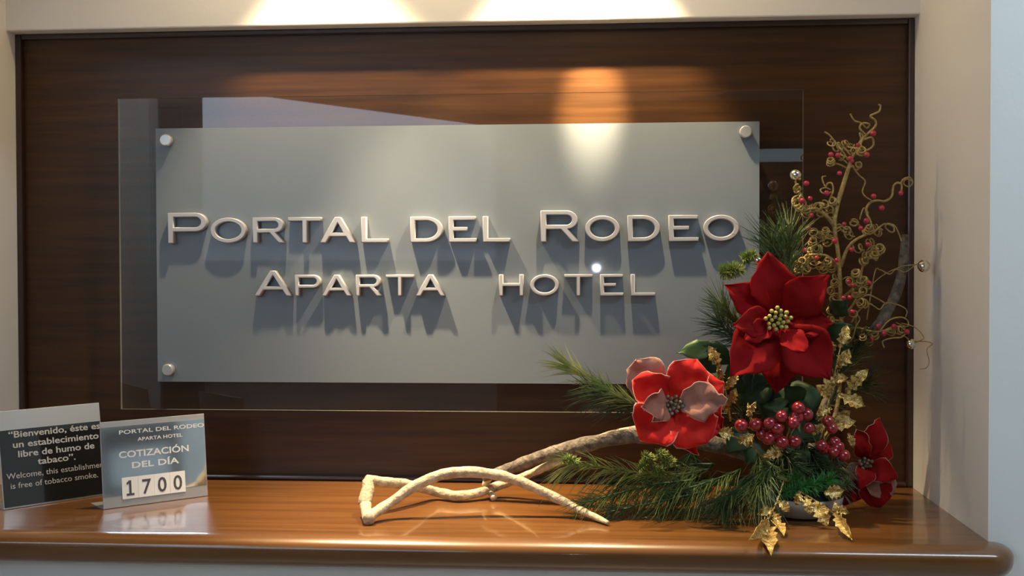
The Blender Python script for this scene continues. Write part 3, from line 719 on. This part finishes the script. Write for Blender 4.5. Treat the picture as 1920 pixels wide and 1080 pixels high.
# gold holly ----------------------------------------------------------
def holly_mesh(L_, w_):
    out = []; K = 4
    for i in range(K+1):
        u = i/K*.86+.07; x = prof('pointed', u)*w_/2
        out.append((u*L_, x*rnd(.95, 1.3))); 
        if i < K: out.append(((u+.107)*L_, x*rnd(.6, .8)))
    o = [(0, .0015)]+out+[(L_, 0)]+[(a, -b) for a, b in out[::-1]]+[(0, -.0015)]
    return o
def holly(base, tip, w_, parent, name='leaf', face=(0, -1, .3), mt='gold', bend=.004):
    base, tip = Vector(base), Vector(tip); ax = tip-base; L_ = ax.length; ax.normalize(); n = Vector(face)
    n = (n-ax*n.dot(ax)).normalized(); sd = ax.cross(n); o = holly_mesh(L_, w_)
    k = len(o)//2
    mid = [(L_*i/6, 0) for i in range(7)]
    vs = [base+ax*a+sd*b+n*(abs(b)*.5+bend*math.sin(PI*a/L_)+.0015*math.sin(a*900)) for a, b in o]; m0 = len(vs)
    vs += [base+ax*a+n*(bend*math.sin(PI*a/L_)-.001) for a, b in mid]
    fs = []; half = [i for i in range(len(o)//2+1)]
    def near(a): return m0+min(6, max(0, round(a/L_*6)))
    N = len(o)
    for i in range(N):
        j = (i+1) % N; p, q = near(o[i][0]), near(o[j][0])
        if p == q: fs.append((i, j, p))
        else: fs.append((i, j, q, p))
    vs = [clear(p) for p in vs]
    mb = MB(); mb.add(vs, fs); return mb.build(name, mt, parent, solid=.0009)
def gold_spray(stem, leaves, y, label=None):
    P = smooth_path([at(a, b, yy) for a, b, yy in stem], 6)
    o = MB().tube(P, lerp_list([.0022, .0012], len(P)), 6).build('gold_holly_spray', 'gold', FA, smooth=True)
    if label: o['label'] = label
    for (bx, by, tx, ty, w, yy) in leaves:
        holly(at(bx, by, yy), at(tx, ty, yy-rnd(-.004, .012)), w*px2m(yy), o, face=(rnd(-.3, .3), -1, rnd(.1, .6)))
    return o
gold_spray([(1535, 840, -.27), (1552, 760, -.275), (1565, 700, -.28), (1578, 640, -.28)],
           [(1574, 652, 1588, 608, 24, -.285), (1562, 668, 1552, 634, 22, -.285), (1572, 690, 1592, 654, 26, -.285), (1586, 735, 1628, 692, 26, -.28), (1572, 740, 1622, 762, 30, -.285),
            (1560, 735, 1545, 700, 24, -.285), (1555, 745, 1530, 722, 24, -.28), (1560, 765, 1530, 780, 20, -.285), (1545, 705, 1540, 670, 20, -.27), (1560, 715, 1590, 708, 22, -.275)], -.28, 'gold glittered holly spray right of the large flower')
gold_spray([(1540, 830, -.27), (1560, 805, -.28), (1585, 790, -.285), (1605, 800, -.285)],
           [(1545, 800, 1605, 790, 30, -.285), (1560, 795, 1595, 770, 22, -.28), (1530, 790, 1555, 765, 20, -.285), (1525, 815, 1548, 795, 18, -.285), (1590, 812, 1600, 840, 16, -.28)], -.28)
gold_spray([(1370, 790, -.28), (1362, 740, -.285), (1352, 700, -.285), (1340, 660, -.285)],
           [(1350, 690, 1328, 648, 22, -.29), (1362, 730, 1382, 695, 20, -.29), (1358, 735, 1338, 712, 20, -.285), (1365, 760, 1380, 728, 20, -.285), (1366, 775, 1352, 750, 16, -.285), (1352, 715, 1345, 690, 16, -.29)], -.28, 'gold glittered holly spray between the two front flowers')
gold_spray([(1440, 870, -.30), (1410, 835, -.33), (1385, 822, -.345), (1350, 810, -.35)],
           [(1375, 815, 1345, 808, 26, -.352), (1385, 830, 1415, 815, 22, -.35), (1400, 838, 1412, 812, 18, -.345), (1430, 855, 1468, 852, 22, -.345), (1440, 850, 1470, 838, 18, -.34), (1400, 780, 1418, 752, 12, -.33), (1408, 788, 1402, 755, 10, -.33)], -.34)
gold_spray([(1470, 900, -.34), (1455, 945, -.385), (1440, 975, -.40), (1432, 1000, -.415)],
           [(1440, 975, 1405, 1012, 30, -.415), (1436, 985, 1446, 1042, 34, -.425), (1448, 975, 1470, 1005, 24, -.41), (1450, 955, 1420, 965, 20, -.40), (1458, 940, 1480, 960, 20, -.395), (1450, 960, 1462, 990, 18, -.40)], -.4, 'gold glittered holly spray hanging over the shelf front')
gold_spray([(1490, 915, -.34), (1530, 940, -.37), (1560, 960, -.38), (1580, 978, -.385)],
           [(1528, 940, 1552, 988, 30, -.385), (1565, 962, 1598, 1012, 22, -.39), (1560, 955, 1592, 962, 18, -.385), (1545, 925, 1582, 920, 28, -.36), (1510, 930, 1520, 965, 22, -.375), (1500, 920, 1492, 948, 18, -.37), (1570, 970, 1565, 940, 14, -.385)], -.38, 'gold glittered holly spray low at the right')

# berries --------------------------------------------------------------
me_b = bpy.data.meshes.new('berry'); t_ = MB().ball((0, 0, 0), 1, 16, 10)
me_b.from_pydata(t_.v, [], t_.f); me_b.polygons.foreach_set('use_smooth', [True]*len(me_b.polygons)); me_b.materials.append(M['berry'])
me_s = me_b.copy(); me_s.materials.clear(); me_s.materials.append(M['smallberry'])
me_p = me_b.copy(); me_p.materials.clear(); me_p.materials.append(M['bead'])
def ball(name, me, p, r, parent):
    o = bpy.data.objects.new(name, me); COL.objects.link(o); o.location = p; o.scale = (r, r, r*.96); o.rotation_euler = (rnd(0, 3), rnd(0, 3), 0)
    o.parent = parent; o.matrix_parent_inverse = Matrix.Identity(4) if parent.type != 'EMPTY' else Matrix.Translation(-parent.location); return o
def berry_spray(pts, origin, y, r, label=None):
    o3 = at(*origin, y+.05); mb = MB(); ps = []
    for (a, b) in pts:
        p = at(a, b, y-rnd(-.006, .012)); ps.append(p)
        mb.tube(smooth_path([o3, o3.lerp(p, .6)+Vector((0, .01, .004)), p], 4), .0009, 5)
    s = mb.build('berry_spray', 'goldvine', FA)
    if label: s['label'] = label
    for p in ps: ball('berry', me_b, p, r*px2m(y)*rnd(.92, 1.06), s)
berry_spray([(1390, 798), (1417, 796), (1443, 794), (1430, 814), (1441, 822), (1457, 803), (1465, 781), (1487, 793), (1497, 765), (1512, 777), (1466, 829), (1490, 828), (1494, 782), (1453, 815)], (1470, 840), -.345, 12.5, 'cluster of glossy red berries in the middle')
berry_spray([(1516, 803), (1560, 803), (1541, 836), (1566, 829), (1564, 848), (1583, 854), (1547, 841), (1572, 838), (1553, 790)], (1540, 850), -.325, 11, 'cluster of glossy red berries at the right')

# curly gold twig -----------------------------------------------------
yT = -.185
def T(px, py, dy=0): return at(px, py, yT+dy)
cb_path = smooth_path([bc+Vector((.02, .02, .09)), T(1565, 780, -.03), T(1577, 680), T(1577, 590), T(1573, 490), T(1565, 430), T(1568, 392), T(1580, 350), T(1592, 312), T(1598, 292)], 8)
cbm = MB().tube(cb_path, lerp_list([.004, .004, .0042, .004, .0042, .0046, .0040, .0030], len(cb_path)), 8)
def addp(pts, r0, r1): 
    P = smooth_path([T(*p) for p in pts], 7); cbm.tube(P, lerp_list([r0, r1], len(P)), 7)
addp([(1576, 500, 0), (1588, 468, -.005), (1604, 450, -.01), (1628, 438, -.012)], .0038, .0025)
addp([(1565, 425, 0), (1552, 408, -.01), (1535, 396, -.012), (1510, 397, -.015)], .0038, .0022)
addp([(1577, 560, 0), (1600, 540, .01), (1615, 510, .015), (1620, 480, .015)], .0030, .002)
addp([(1577, 640, 0), (1600, 615, -.01), (1640, 622, -.02), (1680, 615, -.02)], .0030, .0018)
addp([(1577, 600, 0), (1600, 570, -.01), (1612, 545, -.01)], .0028, .0018)
addp([(1575, 500, 0), (1550, 480, -.015), (1520, 478, -.02), (1495, 490, -.02)], .003, .0018)
cb = cbm.build('curly_twig', 'goldvine', FA, smooth=True); cb['label'] = 'gold curly twig with small red berries'
def tendril(pts, r=.0016, coil=0, turns=0, r1=None):
    P = smooth_path([T(*p) for p in pts], 10)
    P = P if not coil else P
    if coil:
        out = []; n = max(24, int(turns*12)); L_ = len(P)
        for i in range(n+1):
            u = i/n; x = u*(L_-1); k = min(int(x), L_-2); p = P[k].lerp(P[k+1], x-k); t = (P[k+1]-P[k]).normalized()
            q = t.cross(Vector((0, 1, 0))).normalized(); b = t.cross(q); a = 2*PI*turns*u; env = min(1, u*6)*coil*(1-.4*u)
            out.append(p+(q*math.cos(a)+b*math.sin(a))*env)
        P = out
    for p in P: p.x = min(p.x, W_-.006)
    r *= 1.2
    MB().tube(P, lerp_list([r, r1 or r*.7], len(P)), 5).build('tendril', 'goldvine', cb, smooth=True)
# drawn tendrils (pixel, pixel, depth offset)
tendril([(1598, 295, 0), (1620, 258, .005), (1640, 238, .008), (1641, 226, .004), (1632, 218, 0), (1640, 213, -.003), (1649, 208, 0), (1651, 198, 0), (1647, 196, 0)], .0021)
tendril([(1622, 252, 0), (1612, 240, -.004), (1618, 231, -.006), (1630, 233, 0), (1625, 240, .006), (1615, 231, .005), (1602, 226, 0), (1594, 213, 0)], .0018)
tendril([(1590, 300, 0), (1578, 282, -.01), (1570, 272, -.006), (1562, 262, 0), (1556, 254, 0), (1546, 247, 0)], .0019)
tendril([(1618, 262, 0), (1634, 258, .006), (1637, 272, .008), (1625, 281, .002), (1614, 272, -.004), (1618, 256, 0), (1612, 250, 0), (1614, 262, 0), (1606, 274, 0)], .0019)
tendril([(1597, 310, 0), (1610, 328, .005), (1622, 340, .01), (1617, 358, .012), (1622, 368, .012), (1634, 376, .010)], .0014)
tendril([(1628, 440, -.012), (1633, 420, -.015), (1624, 395, -.015), (1632, 380, -.015), (1645, 376, -.012), (1660, 377, -.008), (1672, 368, 0), (1675, 350, 0), (1682, 343, 0), (1690, 346, 0), (1690, 358, 0)], .0024)
tendril([(1688, 345, 0), (1694, 336, -.004), (1706, 333, -.004), (1711, 343, 0), (1703, 350, .004), (1694, 344, .004), (1699, 336, 0), (1709, 339, -.004)], .0016)
tendril([(1628, 400, -.015), (1620, 390, -.012), (1614, 403, -.01), (1612, 412, -.01)], .0014)
tendril([(1565, 420, 0), (1535, 392, -.014), (1505, 395, -.02), (1488, 386, -.02), (1487, 372, -.018), (1500, 366, -.012), (1507, 374, -.008)], .0022)
tendril([(1500, 380, -.015), (1495, 358, -.015), (1492, 345, -.012), (1498, 338, -.008), (1493, 331, -.008)], .002, .006, 3)
tendril([(1548, 400, 0), (1556, 375, -.005), (1562, 358, -.008), (1560, 344, -.006), (1552, 344, 0), (1548, 350, 0), (1543, 340, 0), (1542, 332, 0), (1549, 330, 0)], .0017)
tendril([(1560, 360, 0), (1545, 363, -.004), (1538, 356, -.004), (1548, 352, 0), (1558, 356, 0)], .0015)
tendril([(1636, 438, -.012), (1650, 425, -.01), (1660, 420, -.004), (1674, 424, 0), (1676, 434, 0), (1668, 434, 0), (1660, 425, .004), (1666, 419, .004), (1678, 424, 0), (1686, 440, 0), (1690, 452, 0)], .0015)
tendril([(1625, 600, 0), (1640, 512, 0), (1650, 506, -.004), (1668, 514, -.006), (1680, 505, -.006), (1695, 510, -.006), (1706, 505, -.006), (1717, 496, -.006), (1727, 496, -.006)], .0011)
tendril([(1612, 560, -.01), (1628, 553, -.01), (1645, 560, -.01), (1655, 566, -.01), (1662, 570, -.01)], .0015)
tendril([(1597, 605, -.01), (1608, 585, -.015), (1628, 570, -.015), (1640, 575, -.012), (1650, 580, -.01), (1662, 568, -.01), (1685, 572, -.01), (1700, 582, -.01), (1698, 595, -.01)], .0014)
tendril([(1650, 620, -.02), (1668, 600, -.02), (1690, 595, -.02), (1702, 602, -.02), (1700, 612, -.02), (1680, 605, -.02)], .0015)
tendril([(1660, 618, -.02), (1685, 612, -.022), (1698, 622, -.022), (1690, 632, -.022), (1672, 634, -.022), (1655, 640, -.022), (1658, 652, -.022)], .0016)
tendril([(1690, 606, -.02), (1712, 612, -.025), (1725, 622, -.028), (1732, 634, -.028), (1722, 640, -.028), (1714, 645, -.02)], .0009)
tendril([(1715, 640, -.024), (1735, 640, -.03), (1748, 645, -.03), (1738, 655, -.03), (1742, 678, -.03), (1736, 690, -.03), (1724, 692, -.03)], .0009)
tendril([(1575, 660, 0), (1597, 636, -.012), (1605, 612, -.016), (1612, 598, -.016), (1604, 588, -.012)], .0015)
# little coils along the twig
def coil_at(px, py, rpx, turns, dy, tilt):
    c0 = T(px, py, dy); s = px2m(yT); n = int(turns*14); out = []
    ax = Vector((math.sin(tilt)*.8, -1, math.cos(tilt)*.8)).normalized(); q = ax.orthogonal().normalized(); b = ax.cross(q); ph = rnd(0, 6)
    for i in range(n+1):
        u = i/n; a = ph+2*PI*turns*u; r = rpx*s*(1-.35*u)
        out.append(c0+(q*math.cos(a)+b*math.sin(a))*r+ax*(u-.5)*rpx*s*1.6)
    # lead in from the nearest point of the twig
    near = min((Vector(v) for v in cb_v), key=lambda v: (v-out[0]).length)
    lead = [near.lerp(out[0], k/5)+Vector((0, 0, .004*math.sin(PI*k/5))) for k in range(5)] if (near-out[0]).length < .045 else []
    P = lead+out
    for p in P: p.x = min(p.x, W_-.006)
    MB().tube(P, rnd(.0014, .0021), 5).build('tendril', 'goldvine', cb, smooth=True)
cb_v = list(cbm.v)
cl = [(1560, 268, 8), (1572, 275, 9), (1585, 270, 8), (1594, 276, 9), (1558, 302, 8), (1602, 283, 7), (1609, 310, 7), (1616, 283, 8), (1578, 292, 7),
      (1495, 354, 7), (1498, 382, 12), (1512, 392, 9), (1524, 390, 8), (1534, 388, 9), (1546, 384, 9), (1556, 392, 8), (1512, 400, 8), (1540, 400, 7), (1562, 378, 8), (1560, 402, 9),
      (1526, 436, 9), (1537, 442, 8), (1524, 452, 8), (1548, 432, 7), (1552, 452, 11), (1532, 466, 8), (1520, 470, 7),
      (1495, 484, 8), (1505, 490, 8), (1488, 495, 8), (1498, 502, 9), (1512, 505, 8), (1485, 508, 7), (1525, 495, 8), (1538, 498, 9), (1545, 505, 8), (1552, 490, 8), (1560, 502, 8), (1515, 482, 7), (1530, 482, 7),
      (1588, 432, 8), (1594, 440, 9), (1584, 428, 7), (1602, 418, 8), (1630, 430, 9), (1638, 428, 8), (1646, 436, 8),
      (1612, 465, 9), (1644, 470, 12), (1650, 466, 9), (1626, 480, 8), (1620, 490, 8), (1632, 455, 9), (1640, 478, 8),
      (1605, 512, 9), (1610, 530, 9), (1620, 525, 8), (1594, 528, 8), (1618, 545, 8), (1606, 548, 9), (1628, 535, 7), (1565, 530, 8), (1558, 545, 8), (1566, 560, 8), (1560, 580, 9), (1566, 520, 7),
      (1615, 568, 10), (1600, 590, 8), (1625, 620, 8), (1640, 628, 8), (1618, 632, 7), (1630, 640, 7), (1690, 618, 8), (1672, 620, 8), (1558, 600, 8), (1575, 605, 7)]
for (a, b, r) in cl: coil_at(a, b, r, rnd(1.3, 2.6), rnd(-.022, .012), rnd(-1.5, 1.5))
for (a, b) in [(1558, 290), (1571, 291), (1594, 297), (1597, 302), (1625, 290), (1609, 272), (1637, 250), (1574, 325), (1512, 344), (1519, 372), (1504, 376), (1550, 362), (1638, 368), (1689, 362), (1653, 390), (1521, 404),
               (1516, 428), (1509, 469), (1531, 484), (1565, 452), (1569, 488), (1583, 420), (1614, 428), (1624, 414), (1597, 468), (1627, 458), (1582, 559), (1593, 558), (1591, 528), (1598, 535), (1630, 530), (1598, 585), (1565, 572),
               (1676, 612), (1657, 625), (1635, 635), (1700, 622), (1646, 612)]:
    ball('berry', me_s, T(a, b, -.024), 4.8*px2m(yT)*rnd(.85, 1.1), cb)

# silver balls on wires
def bead(px, py, dy, r, path):
    P = smooth_path([T(*p) for p in path], 8)
    o = MB().tube(P, .0009, 5).build('wire', 'goldvine', FA); ball('silver_bead', me_p, T(px, py, dy), r*px2m(yT+dy), o); return o
bead(1492, 328, -.008, 11, [(1500, 372, -.01), (1494, 350, -.01), (1492, 336, -.008)])
bead(1732, 499, -.006, 11.5, [(1610, 560, 0), (1650, 520, 0), (1690, 500, 0), (1722, 496, -.006)])
bead(1421, 488, -.085, 8.5, [(1440, 560, -.08), (1428, 520, -.082), (1422, 494, -.085)])
bead(1708, 645, -.02, 9.5, [(1600, 640, -.01), (1650, 622, -.02), (1690, 628, -.02), (1706, 638, -.02)])
